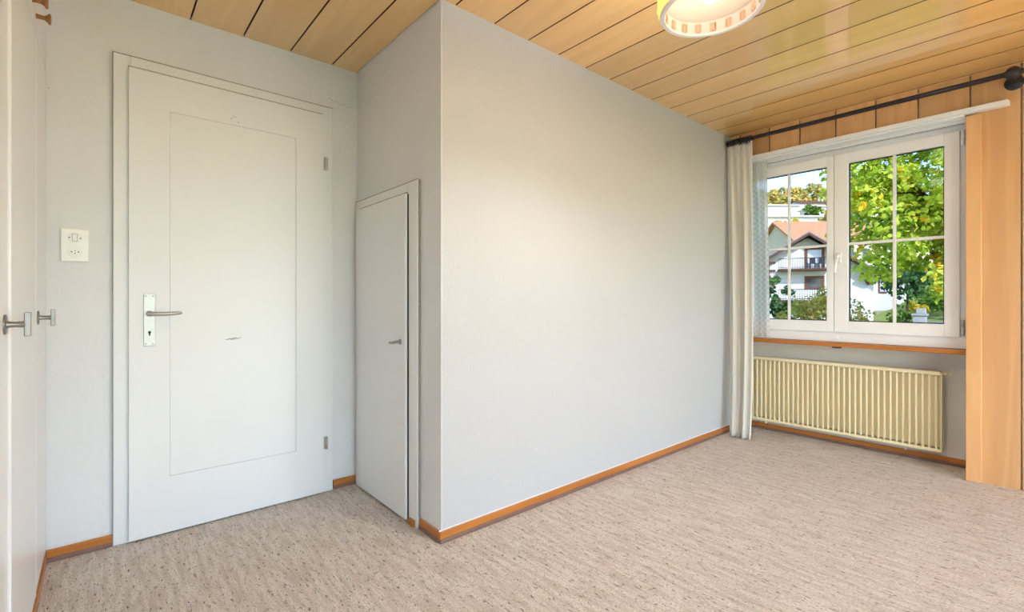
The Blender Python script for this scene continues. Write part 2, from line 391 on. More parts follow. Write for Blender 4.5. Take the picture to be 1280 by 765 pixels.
# long lock plate, lever, keyhole, screws
MB().box(.1425, .1835, YL-.004, YL, .848, 1.077).build('lock_plate', M['alu'], leaf, bevel=.0015)
px, pz = .163, .990
MB().lathe((px, YL-.004, pz), (0,-1,0), [(0,0),(0,.0125),(.010,.0125),(.011,.010),(.011,0)], 20).build('handle_collar', M['screw'], leaf, smooth='auto')
path = [(px, YL-.008, pz), (px, YL-.040, pz)] + [(px + .012*(1-math.cos(a)), YL-.040-.012*math.sin(a), pz) for a in (.5, 1.0, PI/2)] + [(px+.05, YL-.053, pz-.001), (px+.085, YL-.053, pz+.001), (px+.103, YL-.050, pz+.002), (px+.110, YL-.043, pz+.002)]
MB().tube(path, [.008,.008,.008,.0085,.009,.0085,.008,.0075,.006], 14).build('handle', M['alu'], leaf, smooth='auto')
b = MB(); b.lathe((px, YL-.0045, .908), (0,-1,0), [(0,0),(0,.0055),(.0012,.0055),(.0012,0)], 16); b.box(px-.0028, px+.0028, YL-.0057, YL-.004, .893, .908)
b.build('keyhole', M['dark'], leaf)
for sx in (.1505, .1755):
    for sz in (.858, 1.067):
        MB().lathe((sx, YL-.004, sz), (0,-1,0), [(0,0),(0,.0032),(.0012,.0026),(.0012,0)], 10).build('screw', M['screw'], leaf)
for hz in (1.790, .272):
    b = MB(); b.lathe((.930, YL-.004, hz-.032), (0,0,1), [(0,0),(.0,.006),(.004,.0085),(.030,.0085),(.031,.0095),(.034,.0095),(.035,.0085),(.062,.0085),(.066,.005),(.066,0)], 14)
    b.box(.9175, .9215, YL+.0, YL+.006, hz-.034, hz+.036)
    b.build('hinge', M['alu'], d1, smooth='auto')
# paint chips and old screw holes in the paint
ch = MB()
for i in range(14):
    u = i / 13; x = .455 + .062*u; hh = .0012 + .006*math.sin(PI*min(1, u*1.15))**2*random.uniform(.5, 1.2)
    z = .862 + .003*random.uniform(-1, 1) + .004*u; ch.box(x, x+.0052, YL+.0026, YL+.0034, z-hh, z+.0015)
ch.build('paint_chip', M['scuff_shade'], leaf)
for hx, hz in ((.478,1.925), (.508,1.914), (.486,1.936), (.496,1.937)):
    MB().lathe((hx, YL-.0003, hz), (0,-1,0), [(0,0),(0,.0022),(.0008,.0018),(.0008,0)], 8).build('screw_hole', M['dark'] if hz < 1.93 else M['scuff_shade'], leaf)

g = MB(); g.box(.0385, .9755, YD-.0165, YD-.010, 2.1075, 2.1100); g.box(.0378, .0402, YD-.0165, YD-.010, 0, 2.11); g.build('casing_shadow', M['scuff_shade'], d1)  # dark strips painted in as the shadow along the casing's top and left
wa_ = bpy.data.objects['wall_alcove']; pts = [(.955 + .010*i + random.uniform(-.003,.003), YD-.0004, 2.165 - .0018*i + .006*math.sin(i*1.7) + random.uniform(-.002,.002)) for i in range(14)]
MB().tube(pts, [.0008]*14, 5).build('plaster_crack', M['scuff_shade'], wa_)

# ------------------------------------------------------------------ low closet door
d2 = empty('door_2', (XC, 2.3, 0), 'low plain white closet door with small lever', 'door', kind='structure')
b = MB(); xf = XC - .017
b.box(xf, XC, 1.944, 2.035, 0, 1.605); b.box(xf, XC, 2.035, YD-.02, 1.535, 1.605); b.box(xf, XC, 2.585, YD-.02, 0, 1.535)
b.build('casing', M['cas'], d2, bevel=.004)
XLF = 1.088
MB().box(xf+.001, xf+.006, 1.944, YD-.02, 1.605, 1.6070).box(xf+.004, XC-.0003, 1.9415, 1.944, .05, 1.605).build('casing_shadow', M['scuff_shade'], d2)  # dark strips stand in for the shadow line around the closet casing
lf = MB().box(XLF, xf-.002, 2.034, 2.583, .014, 1.553).build('leaf', M['door'], d2, bevel=.002)
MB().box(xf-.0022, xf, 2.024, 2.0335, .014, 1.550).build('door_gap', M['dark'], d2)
MB().box(xf-.0024, xf-.0002, 2.034, 2.583, 1.552, 1.5605).build('leaf_shadow', M['scuff_shade'], d2)  # shadow line over the closet leaf, put in as a dark strip
MB().lathe((XLF, 2.083, .850), (-1,0,0), [(0,0),(0,.014),(.004,.013),(.006,.007),(.020,.007),(.020,0)], 18).build('rosette', M['steel'], lf, smooth='auto')
MB().tube([(XLF-.017, 2.083, .850), (XLF-.022, 2.090, .849), (XLF-.023, 2.115, .844), (XLF-.023, 2.150, .842)], [.007,.007,.0062,.005], 12).build('lever', M['steel'], lf, smooth='auto')
MB().box(xf-.012, xf, 1.965, 2.012, 0, .032).build('foot_block', M['base_wood_y'], d2, bevel=.002)

# ------------------------------------------------------------------ light switch and socket plate
sw = empty('light_switch_plate', (-.08, YD, 1.275), 'white double wall plate with rocker switch above a three-pin socket', 'switch')
MB().box(-.1225, -.0365, YD-.011, YD, 1.207, 1.342).build('plate', M['plastic'], sw, bevel=.004, seg=3)
for cz, nm in ((1.305, 'switch_insert'), (1.246, 'socket_insert')):
    MB().lathe((-.0795, YD-.011, cz), (0,-1,0), [(0,0),(0,.0225),(.0012,.0225),(.002,.0213),(.002,0)], 32).build(nm, M['plastic'], sw, smooth='auto')
MB().box(-.0865, -.0725, YD-.0165, YD-.012, 1.292, 1.318).build('rocker', M['plastic'], sw, bevel=.0012)
MB().box(-.0878, -.0712, YD-.01325, YD-.012, 1.2905, 1.3195).build('rocker_gap', M['scuff_shade'], sw)
for hx, hz, r in ((-.0965,1.305,.0024), (-.0625,1.304,.0024), (-.090,1.247,.0024), (-.069,1.247,.0024), (-.0795,1.241,.0022), (-.0795,1.2515,.0018)):
    MB().lathe((hx, YD-.0128, hz), (0,-1,0), [(0,0),(0,r),(.0008,r),(.0008,0)], 10).build('socket_hole' if hz < 1.29 else 'screw', M['dark'], sw)

# ------------------------------------------------------------------ built-in wardrobe on the left
XW = -.165
wd = empty('wardrobe', (XW-.3, 1.8, 0), 'tall white built-in wardrobe with steel handles', 'wardrobe')
b = MB(); b.box(XL+.012, XW-.024, 1.02, YD-.012, .04, H-.012); b.build('body', M['ward'], wd)
MB().box(XW-.05, XW+.003, 1.02, YD-.017, 0, .030).build('plinth', M['base_wood_y'], wd, bevel=.002)
MB().box(XW-.05, XW-.030, 1.02, YD-.017, .030, .075).build('plinth_shade', M['iron'], wd)  # black strip stands in for the shadow beneath the doors
def t_handle(par, x, y, z):
    MB().lathe((x, y, z), (1,0,0), [(0,0),(0,.0235),(.003,.0235),(.004,.022),(.004,0)], 24).build('handle_rosette', M['steel'], par, smooth='auto')
    MB().lathe((x+.003, y, z), (1,0,0), [(0,.009),(.006,.0075),(.016,.0068),(.028,.0078),(.033,.009)], 16).build('handle_stem', M['steel'], par, smooth='auto')
    MB().box(x+.033, x+.045, y-.008, y+.008, z-.029, z+.029).build('handle_bar', M['steel'], par, bevel=.002)
ZS = 1.955
for ya, yb, dx, hy in ((1.035, 1.678, -.006, 1.622), (1.682, 2.268, 0.0, None), (2.274, YD-.003, -.001, 2.335)):
    dr = MB().box(XW+dx-.022, XW+dx, ya, yb, .052, ZS).build('door', M['ward'], wd, bevel=.004, seg=3)
    if hy: t_handle(dr, XW+dx, hy, .992 if hy < 2 else .988)
    else: MB().box(XW-.001, XW+.0006, 2.258, 2.2675, .052, ZS).build('edge_strip', M['ward'], dr)
for ya, yb, ky in ((1.035, 1.6, None), (1.604, 2.205, 2.150), (2.209, YD-.003, 2.268)):
    dr = MB().box(XW-.022, XW, ya, yb, ZS+.014, H-.03).build('upper_door', M['ward'], wd, bevel=.004, seg=3)
    if ky: MB().lathe((XW, ky, 2.008), (1,0,0), [(0,0),(0,.0085),(.010,.007),(.020,.0065),(.027,.011),(.031,.0175),(.035,.018),(.037,.014),(.038,0)], 20).build('knob', M['knob'], dr, smooth='auto')

# ------------------------------------------------------------------ window
w1 = empty('window_1', (3.93, 1.07, WZ0), 'white double casement window with cross glazing bars', 'window', kind='structure')
XF, XS = 3.925, 3.902        # fixed frame front, sash front
b = MB()
b.box(XF, 4.0, WY0, WY1, WZ0, .832); b.box(XF, 4.0, WY0, WY1, 2.058, WZ1)
b.box(XF, 4.0, WY0, .428, .832, 2.058); b.box(XF, 4.0, 1.712, WY1, .832, 2.058)
b.build('frame', M['pvc'], w1, bevel=.003)
MB().box(XP+.012, XF+.01, WY0, WY1, 2.098, WZ1).build('head_board', M['pvc'], w1, bevel=.002)
def sash(ya, yb, ga, gb, vm, name):
    za, zb, gza, gzb = .824, 2.066, .902, 1.994
    b = MB(); x1 = XS + .058
    b.box(XS, x1, ya, ga, za, zb); b.box(XS, x1, gb, yb, za, zb)
    s = b.build('sash', M['pvc'], w1, bevel=.004, seg=3); tag(s, name)
    MB().box(XS+.0004, x1, ga-.0005, gb+.0005, za, gza).build('rail', M['pvc'], s, bevel=.003)
    MB().box(XS+.0004, x1, ga-.0005, gb+.0005, gzb, zb).build('rail', M['pvc'], s, bevel=.003)
    # black glazing gasket
    g = MB(); xg = XS + .022; q = .006
    g.box(xg, xg+.012, ga, ga+q, gza, gzb); g.box(xg, xg+.012, gb-q, gb, gza, gzb); g.box(xg, xg+.012, ga+q, gb-q, gza, gza+q); g.box(xg, xg+.012, ga+q, gb-q, gzb-q, gzb)
    g.build('gasket', M['gasket'], s)
    hz = 1.437; r = .009
    MB().box(XS+.016, XS+.034, vm-r, vm+r, gza, gzb).build('glazing_bar', M['pvc'], s, bevel=.003)
    for a, c in ((ga, vm-r), (vm+r, gb)):
        MB().box(XS+.017, XS+.033, a, c, hz-r, hz+r).build('glazing_bar', M['pvc'], s, bevel=.003)
        for z0, z1 in ((gza, hz-r), (hz+r, gzb)):
            MB().box(XS+.0265, XS+.0290, a, c, z0, z1).build('pane', M['glass'], s)
    return s
sr = sash(.418, 1.066, .489, .983, .733, 'right casement with the handle')
sl = sash(1.069, 1.722, 1.112, 1.648, 1.362, 'left casement half behind the lace curtain')
# espagnolette handle
hy, hz = 1.036, 1.345
MB().box(XS-.010, XS, hy-.013, hy+.013, hz-.036, hz+.036).build('handle_base', M['pvc'], sr, bevel=.004)
MB().tube([(XS-.008, hy, hz+.008), (XS-.036, hy, hz+.008), (XS-.045, hy, hz), (XS-.047, hy+.006, hz-.030), (XS-.047, hy+.014, hz-.105)], [.009,.009,.0095,.009,.0075], 14).build('handle', M['pvc'], sr, smooth='auto')
for z in (.885, 2.02):
    b = MB(); b.lathe((XS-.002, .405, z-.045), (0,0,1), [(0,0),(0,.006),(.002,.0085),(.040,.0085),(.041,.0065),(.043,.0065),(.044,.0085),(.088,.0085),(.090,.006),(.090,0)], 14); b.box(XS-.002, XF, .399, .411, z-.043, z+.043)
    b.build('hinge', M['alu'] if z < 1 else M['pvc'], w1, smooth='auto')
MB().box(XF-.006, XF, 1.045, 1.075, .775, .800).build('drain_cap', M['pvc'], w1, bevel=.002)
sill = MB().box(3.866, XN+.0, WY0, WY1-.001, .724, .7535).build('sill_board', M['base_wood_y'], w1, bevel=.006, seg=3); tag(sill, 'honey-coloured wooden window sill board')
MB().box(3.880, 3.905, 1.02, 1.075, .714, .7245).build('sill_clip', M['iron'], w1, bevel=.002)
MB().box(4.0, XN+.18, WY0, WY1, .72, .752).build('outer_sill', M['alu'], w1)

# glazing added behind the camera, unseen, to let in fill daylight
w2 = empty('fill_glazing', ((BX0+BX1)/2, YF, 0), 'wide white glazing added behind the viewer to let in fill light', 'window', kind='structure')
b = MB(); nb = 5; bw = (BX1-BX0)/nb
for k in range(nb+1):
    xx = BX0 + bw*k; b.box(max(BX0, xx-.04), min(BX1, xx+.04), YF-.07, YF-.01, 0, BZ)
for k in range(nb):
    b.box(BX0+bw*k+.04, BX0+bw*(k+1)-.04, YF-.07, YF-.01, 0, .09); b.box(BX0+bw*k+.04, BX0+bw*(k+1)-.04, YF-.07, YF-.01, BZ-.08, BZ)
b.build('frame', M['pvc'], w2)
for k in range(nb): MB().box(BX0+bw*k+.04, BX0+bw*(k+1)-.04, YF-.042, YF-.038, .09, BZ-.08).build('pane', M['glass_clear'], w2)
# white curtain track under the panelling
tr = empty('curtain_track', (XP-.03, .9, 2.14), 'long white lace-curtain track under the wood panelling', 'curtain track')
b = MB()
b.hexa([(XP-.052,.226,2.130),(XP,.205,2.130),(XP,1.765,2.130),(XP-.052,1.765,2.130)], [(XP-.052,.212,2.158),(XP,.205,2.158),(XP,1.765,2.158),(XP-.052,1.765,2.158)])
b.build('track_board', M['pvc'], tr, bevel=.002)
for dx, z0, z1 in ((-.030, 2.118, 2.130), (-.008, 2.112, 2.130)):
    MB().box(XP+dx-.006, XP+dx+.006, .39, 1.765, z0, z1).build('track_rail', M['pvc'], tr, bevel=.002)

for xa, xb, z in ((XP-.023, XP-.015, 2.1285), (XP-.001, XP+.011, 2.1285), (XP+.040, XP+.050, 2.0975)):
    MB().box(xa, xb, .395, 1.760, z-.001, z+.001).build('track_shade_line', M['scuff_shade'], tr)  # grey strips stand in for the shade lines between the rails

# ------------------------------------------------------------------ radiator
NR = 36; RY0, RY1 = .520, 1.700; RP = (RY1 - RY0) / NR; RX0, RX1 = 3.972, 4.058; RZ0, RZ1 = .092, .600
rd = empty('radiator', (4.02, 1.1, .0), 'cream steel column radiator below the window sill', 'radiator')
sec = MB()
# one section: rounded front column that tapers into the headers, with a recessed web
def column(bm_, y, x, r):
    prof = [(RZ0+.006, r*.4, .010), (RZ0+.03, r, 0), (RZ1-.035, r, 0), (RZ1-.014, r*.45, .010)]
    ring = []
    base = len(bm_.v); n = 12
    for z, rr, dx in prof:
        for k in range(n):
            q = 2*PI*k/n; bm_.v.append((x + dx + rr*1.25*math.cos(q), y + rr*math.sin(q), z))
    for i in range(len(prof)-1):
        for k in range(n): bm_.f.append((base+i*n+k, base+i*n+(k+1)%n, base+(i+1)*n+(k+1)%n, base+(i+1)*n+k))
ys = RY0 + RP/2
column(sec, ys, RX0+.010, .0066); column(sec, ys, RX1-.011, .0066)
sec.box(RX0+.020, RX1-.020, ys-.0035, ys+.0035, RZ0+.02, RZ1-.03)
sec.box(RX0+.028, RX0+.034, RY0, RY0+RP, RZ0+.03, RZ1-.03)
s0 = sec.build('section', M['rad'], rd, smooth='auto')
for k in range(1, NR): instance(s0, rd, (0, RP*k, 0))
MB().box(RX0+.006, RX1, RY0-.006, RY1+.004, RZ1-.026, RZ1).build('top_header', M['rad'], rd, bevel=.008, seg=3)
MB().box(RX0+.006, RX1, RY0-.006, RY1+.004, RZ0, RZ0+.022).build('bottom_header', M['rad'], rd, bevel=.007, seg=3)
MB().box(RX0+.006, RX1, RY0-.010, RY0-.004, RZ0+.004, RZ1-.006).build('end_plate', M['rad'], rd, bevel=.002)
b = MB(); b.tube([(RX0+.04, RY0-.004, RZ1-.016), (RX0+.04, RY0-.022, RZ1-.016)], .008, 12); b.lathe((RX0+.04, RY0-.020, RZ1-.016), (0,-1,0), [(0,.011),(.010,.011),(.012,.006),(.024,.005),(.024,0)], 12); b.box(RX0+.037, RX0+.043, RY0-.052, RY0-.043, RZ1-.024, RZ1-.008)
b.build('bleed_valve', M['rad'], rd, smooth='auto')
for y in (.69, 1.56):
    MB().tube([(RX0+.03, y, RZ0+.004), (RX0+.03, y, RZ0-.022)], .006, 10).build('support_pin', M['caulk'], rd, smooth='auto')
    MB().box(RX1-.002, XN, y-.012, y+.012, RZ1-.10, RZ1-.07).build('wall_bracket', M['rad'], rd)

# ------------------------------------------------------------------ curtain rod, curtain and rings
XR, ZR = 3.752, 2.281
rod = empty('curtain_rod', (XR, .9, ZR), 'black iron curtain rod with ball bracket below the ceiling', 'curtain rod')
MB().tube([(XR, .125, ZR), (XR, 1.755, ZR)], .0145, 16).build('pole', M['iron'], rod, smooth='auto')
MB().lathe((XR, .190, ZR), (0,1,0), [(-.034,.012),(-.030,.018),(-.022,.028),(-.008,.0345),(.008,.0345),(.022,.028),(.030,.018),(.036,.0155)], 24).build('ball', M['iron'], rod, smooth=True)
MB().lathe((XR, .110, ZR), (0,1,0), [(-.05,.0),(-.05,.014),(-.03,.020),(0,.020),(.018,.017),(.02,.0)], 20).build('finial', M['iron'], rod, smooth='auto')
MB().tube([(XR, .190, ZR-.010), (XR+.03, .190, ZR-.026), (XP, .190, ZR-.028)], .011, 12).build('bracket_arm', M['iron'], rod, smooth='auto')
MB().lathe((XP, .190, ZR-.028), (-1,0,0), [(0,0),(0,.040),(.006,.040),(.010,.034),(.013,.020),(.018,.014),(.018,0)], 24).build('bracket_plate', M['iron'], rod, smooth='auto')

M['curtain'] = None
def curtain_material():
    m = bpy.data.materials.new('curtain_linen'); m.use_nodes = True; t = m.node_tree; t.nodes.clear(); L = t.links
    uv = t.nodes.new('ShaderNodeAttribute'); uv.attribute_name = 'weave'
    def noise(sx, sz, lo, hi, a, b_):
        mu = t.nodes.new('ShaderNodeVectorMath'); mu.operation = 'MULTIPLY'; mu.inputs[1].default_value = (sx, sz, 1)
        n = t.nodes.new('ShaderNodeTexNoise'); n.inputs['Scale'].default_value = 1; n.inputs['Detail'].default_value = 2
        r = t.nodes.new('ShaderNodeMapRange'); r.inputs['From Min'].default_value = lo; r.inputs['From Max'].default_value = hi; r.inputs['To Min'].default_value = a; r.inputs['To Max'].default_value = b_
        L.new(uv.outputs['Vector'], mu.inputs[0]); L.new(mu.outputs[0], n.inputs['Vector']); L.new(n.outputs[0], r.inputs['Value']); return r.outputs[0]
    def mix(fac, c, col):
        x = t.nodes.new('ShaderNodeMixRGB'); x.inputs[2].default_value = col; L.new(fac, x.inputs[0])
        if isinstance(c, tuple): x.inputs[1].default_value = c
        else: L.new(c, x.inputs[1])
        return x.outputs[0]
    c = mix(noise(40, 1.2, .4, .65, 0, 1), (.93, .92, .89, 1), (.88, .84, .77, 1))
    c = mix(noise(110, 3.0, .69, .76, 0, .6), c, lin(150, 124, 108))
    c = mix(noise(300, 8, .4, .7, 0, .25), c, (.78, .71, .60, 1))
    d = t.nodes.new('ShaderNodeBsdfDiffuse'); tl = t.nodes.new('ShaderNodeBsdfTranslucent'); mx = t.nodes.new('ShaderNodeMixShader'); mx.inputs[0].default_value = .25
    L.new(c, d.inputs[0]); L.new(c, tl.inputs[0]); L.new(d.outputs[0], mx.inputs[1]); L.new(tl.outputs[0], mx.inputs[2])
    out = t.nodes.new('ShaderNodeOutputMaterial'); L.new(mx.outputs[0], out.inputs[0]); return m
M['curtain'] = curtain_material()

def drape(name, m, parent, x0, ya, yb, ztop, zbot, folds, amp_top, amp_bot, flare, nx=120, nz=40, spread=0.0, thick=.003, phase=0.0, skew=0.0):
    V = []; Fc = []; uvs = []
    for j in range(nz+1):
        v = j / nz; z = ztop + (zbot - ztop)*v
        for i in range(nx+1):
            u = i / nx; y = ya + (yb - ya)*u
            s = math.sin(2*PI*folds*u + phase) ; s2 = math.sin(2*PI*folds*.53*u + 1.3 + phase) ; pinch = math.sin(2*PI*folds*3*u)
            k = min(1, v*4)
            am = amp_top*(1-k) + (amp_top + (amp_bot-amp_top)*v)*k
            x = x0 + am*(.62*s*(.25+.75*k) + .38*s2*k + .30*pinch*(1-k)) - flare*v**3
            yy = y + spread*v**2*(u-.5) + .010*math.sin(2*PI*folds*u*1.0 + 1.1 + phase)*k + skew*v
            if thick and z < .105: x -= .005          # double-folded hem
            V.append((x, yy, z)); uvs.append((u*.55, z, 0))
    for j in range(nz):
        for i in range(nx):
            a = j*(nx+1)+i; Fc.append((a, a+1, a+nx+2, a+nx+1))
    org = ORG[parent.name]; me = bpy.data.meshes.new(name)
    me.from_pydata([tuple(Vector(p)-org) for p in V], [], Fc); me.update()
    at_ = me.attributes.new('weave', 'FLOAT_VECTOR', 'POINT'); at_.data.foreach_set('vector', np.array(uvs, dtype=np.float32).ravel())
    o = mk(name, me, m, parent, org, smooth=True)
    if thick:
        so = o.modifiers.new('thickness', 'SOLIDIFY'); so.thickness = thick
    return o
cu = empty('curtain', (XR, 1.65, 0), 'cream slubbed floor-length curtain gathered in the corner by the window', 'curtain')
drape('fabric', M['curtain'], cu, XR, 1.752, 1.562, 2.262, .008, 4.0, .018, .032, .085, nx=160, nz=60, spread=.03, phase=.6, skew=-.045)
b = MB()
for i, y in enumerate(np.linspace(1.742, 1.572, 11)):
    rr = MB()
    ringp = [(XR + .024*math.cos(q), y + .004*math.sin(q*1.0+i), ZR + .000 - .004 + .024*math.sin(q)) for q in np.linspace(0, 2*PI, 21)]
    rr.tube(ringp, .0045, 8, cap=False); rr.tube([(XR, y, ZR-.024), (XR, y, ZR-.036)], .003, 6)
    rr.build('ring', M['iron'], cu, smooth='auto')

# lace curtain
def lace_material():
    m = bpy.data.materials.new('white_lace'); m.use_nodes = True; t = m.node_tree; t.nodes.clear(); L = t.links
    uv = t.nodes.new('ShaderNodeAttribute'); uv.attribute_name = 'weave'
    sp = t.nodes.new('ShaderNodeSeparateXYZ'); L.new(uv.outputs['Vector'], sp.inputs[0])
    def s(src, k):
        a = t.nodes.new('ShaderNodeMath'); a.operation = 'MULTIPLY'; a.inputs[1].default_value = k; L.new(src, a.inputs[0])
        b_ = t.nodes.new('ShaderNodeMath'); b_.operation = 'SINE'; L.new(a.outputs[0], b_.inputs[0]); return b_.outputs[0]
    pr = t.nodes.new('ShaderNodeMath'); pr.operation = 'MULTIPLY'; L.new(s(sp.outputs[0], 125), pr.inputs[0]); L.new(s(sp.outputs[1], 150), pr.inputs[1])
    r = t.nodes.new('ShaderNodeMapRange'); r.inputs['From Min'].default_value = -.15; r.inputs['From Max'].default_value = .35; r.inputs['To Min'].default_value = .84; r.inputs['To Max'].default_value = .98
    L.new(pr.outputs[0], r.inputs['Value'])
    d = t.nodes.new('ShaderNodeBsdfDiffuse'); d.inputs[0].default_value = (.86,.87,.87,1)
    tl = t.nodes.new('ShaderNodeBsdfTranslucent'); tl.inputs[0].default_value = (.88,.89,.88,1)
    mx = t.nodes.new('ShaderNodeMixShader'); mx.inputs[0].default_value = .55
    tp = t.nodes.new('ShaderNodeBsdfTransparent'); mx2 = t.nodes.new('ShaderNodeMixShader'); out = t.nodes.new('ShaderNodeOutputMaterial')
    L.new(d.outputs[0], mx.inputs[1]); L.new(tl.outputs[0], mx.inputs[2]); L.new(r.outputs[0], mx2.inputs[0]); L.new(tp.outputs[0], mx2.inputs[1]); L.new(mx.outputs[0], mx2.inputs[2]); L.new(mx2.outputs[0], out.inputs[0])
    return m
lc = empty('lace_curtain', (3.85, 1.6, .77), 'sheer white lace curtain gathered at the left end of the window', 'lace curtain')
drape('fabric', lace_material(), lc, 3.848, 1.755, 1.490, 2.128, .768, 5.2, .010, .017, .0, nx=100, nz=30, spread=.03, thick=0, phase=.2, skew=-.035)
b = MB()
for i, y in enumerate(np.linspace(1.735, 1.51, 9)):
    MB().box(3.842, 3.854, y-.004, y+.004, 2.112, 2.130).build('glider', M['pvc'], lc)

# ------------------------------------------------------------------ ceiling lamp
LZ = 2.010; LU = LZ - EYE; LC = (1.5994*LU, .8019*LU); LR = .1684*LU
lp = empty('ceiling_lamp', (LC[0], LC[1], H), 'round hanging ceiling lamp with amber glass drum shade and white lining', 'ceiling lamp')
M['amber'] = translucent('amber_glass', (.42, .30, .16, 1), (.40, .30, .17, 1), .4, .3)
_t = M['amber'].node_tree; _out = [n for n in _t.nodes if n.type == 'OUTPUT_MATERIAL'][0]; _src = _out.inputs[0].links[0].from_socket
_e = _t.nodes.new('ShaderNodeEmission'); _e.inputs[0].default_value = (1.0, .50, .12, 1); _e.inputs[1].default_value = SHADE_GLOW     # the glass glows, lit from inside
_a = _t.nodes.new('ShaderNodeAddShader'); _t.links.new(_src, _a.inputs[0]); _t.links.new(_e.outputs[0], _a.inputs[1]); _t.links.new(_a.outputs[0], _out.inputs[0])
M['lining'] = translucent('white_lining', (.86,.80,.72,1), (.80,.62,.42,1), .16, .03)
M['rim'] = plain('white_rim', (.85,.83,.80,1), .4, var=.02)
M['motif'] = plain('motif_tan', lin(236, 196, 160), .5, var=.12, scale=120)
lm = bpy.data.materials.new('bulb_glow'); lm.use_nodes = True; lt = lm.node_tree; lt.nodes.clear()
em = lt.nodes.new('ShaderNodeEmission'); em.inputs[0].default_value = (1.0, .86, .70, 1); em.inputs[1].default_value = BULB_GLOW
lo = lt.nodes.new('ShaderNodeOutputMaterial'); lt.links.new(em.outputs[0], lo.inputs[0])
HS = .155
def lampz(h): return (LC[0], LC[1], LZ + h)
b = MB(); b.lathe(lampz(0), (0,0,1), [(0, LR-.004), (.01, LR+.002), (.04, LR+.004), (HS*.5, LR+.005), (HS-.02, LR+.003), (HS, LR-.006), (HS, LR-.014), (HS*.5, LR-.006), (.002, LR-.008)], 64, close=True)
b.build('shade', M['amber'], lp, smooth='auto')
b = MB()
for r_ in range(4):
    for k in range(30):
        q = 2*PI*(k + .5*(r_ % 2))/30; c = (LC[0]+(LR+.004)*math.cos(q), LC[1]+(LR+.004)*math.sin(q), LZ+.03+.032*r_)
        b.lathe(c, (math.cos(q), math.sin(q), 0), [(0,.013),(.004,.011),(.0065,.006),(.0068,0)], 8)
b.build('glass_relief', M['amber'], lp, smooth=True)
b = MB(); b.lathe(lampz(0), (0,0,1), [(.0, LR-.013), (.045, LR-.015), (.052, LR-.026), (.09, LR-.045), (.125, LR-.085), (HS-.012, .03), (HS-.010, .03), (.128, LR-.08), (.094, LR-.040), (.052, LR-.020), (.046, LR-.0115), (0, LR-.0115)], 64, close=True)
b.build('lining', M['lining'], lp, smooth='auto')
b = MB(); b.lathe(lampz(0), (0,0,1), [(-.003, LR-.014), (-.003, LR-.002), (.002, LR+.002), (.005, LR-.002), (.004, LR-.014)], 64, close=True)
b.build('rim', M['rim'], lp, smooth='auto')
for k in range(18):
    q = 2*PI*(k+.2)/18; rr = LR - .0165
    tx, ty = -math.sin(q), math.cos(q); c = Vector((LC[0]+rr*math.cos(q), LC[1]+rr*math.sin(q), LZ+.023)); b = MB()
    def slab(a0, a1, z0, z1, dep):
        p = [c + Vector((tx*a, ty*a, z)) for a, z in ((a0,z0),(a1,z0),(a1,z1),(a0,z1))]
        b.prism(p, (math.cos(q)*dep, math.sin(q)*dep, 0))
    slab(-.011, -.0035, -.013, .013, .004); slab(.0035, .011, -.013, .013, .004); slab(-.0085, .0085, -.015, .015, .0035); slab(-.0015, .0015, -.012, .012, -.001)
    b.build('lining_motif', M['motif'], lp)
b = MB(); b.lathe(lampz(.062), (0,0,1), [(-.036,0), (-.034,.012), (-.026,.024), (-.012,.033), (0,.036), (.014,.033), (.028,.024), (.042,.0165), (.052,.0155)], 24)
b.build('bulb', lm, lp, smooth=True)
sl_d = bpy.data.lights.new('reflector_bulb', 'SPOT'); sl_d.energy = LAMP_POWER; sl_d.color = (1.0, .97, .96); sl_d.spot_size = math.radians(156); sl_d.spot_blend = .6; sl_d.shadow_soft_size = .03
sl_o = bpy.data.objects.new('reflector_bulb', sl_d); S.collection.objects.link(sl_o); sl_o.parent = lp; sl_o.location = Vector(lampz(.022)) - ORG[lp.name]
MB().lathe(lampz(.112), (0,0,1), [(0,0),(0,.019),(.042,.021),(.042,0)], 18).build('socket', M['rim'], lp, smooth='auto')
MB().tube([lampz(HS-.006), (LC[0], LC[1], H-.02)], .006, 12).build('stem', M['iron'], lp, smooth='auto')
MB().lathe((LC[0], LC[1], H), (0,0,-1), [(0,0),(0,.055),(.010,.054),(.024,.035),(.030,.010),(.030,0)], 28).build('canopy', M['rim'], lp, smooth='auto')
om = bpy.data.materials.new('fill_glow'); om.use_nodes = True; setp(om.node_tree.nodes['Principled BSDF'], Base_Color=(.85,.85,.85,1), Roughness=.4, Emission_Color=(.97,.98,1.0,1), Emission_Strength=FILL_GLOW)
MB().lathe(lampz(HS-.004), (0,0,1), [(-.004,0),(-.004,LR-.012),(.004,LR-.012),(.006,.128),(.078,.120),(.088,.108),(.090,.010),(.090,0)], 48).build('added_fill_drum', om, lp, smooth='auto')  # glowing drum added above the shade, out of view, to brighten the upper walls

# ------------------------------------------------------------------ OUTSIDE
def at(x, y, D):    # point seen at pixel (x, y), D metres in front of the camera
    r = (x - 640) / F_PX; c, s = math.cos(THETA), math.sin(THETA)
    return Vector(((c + r*s)*D, (s - r*c)*D, EYE + (Y0 - y)/F_PX*D))
GZ = -.70
def terrain_z(d): return float(np.interp(d, [0, 42, 60, 90, 150, 260, 420], [GZ, GZ, 2.6, 10.5, 25, 50, 62]))
def ext_mat(name, c, rough=.8, var=.1, scale=1.0): return plain(name, c, rough, var=var, scale=scale, spec=.2)
E = {}
E['grass'] = ext_mat('hillside_grass', lin(118, 128, 62), .9, .25, .12)
E['road'] = ext_mat('asphalt', lin(120, 120, 128), .9, .08, 2)
E['white'] = ext_mat('house_white', lin(206, 202, 196), .85, .03, .8)
E['cream'] = ext_mat('house_cream', lin(206, 192, 168), .85, .04, .8)
E['tan'] = ext_mat('tan_roof_tiles', lin(180, 128, 92), .8, .18, 3)
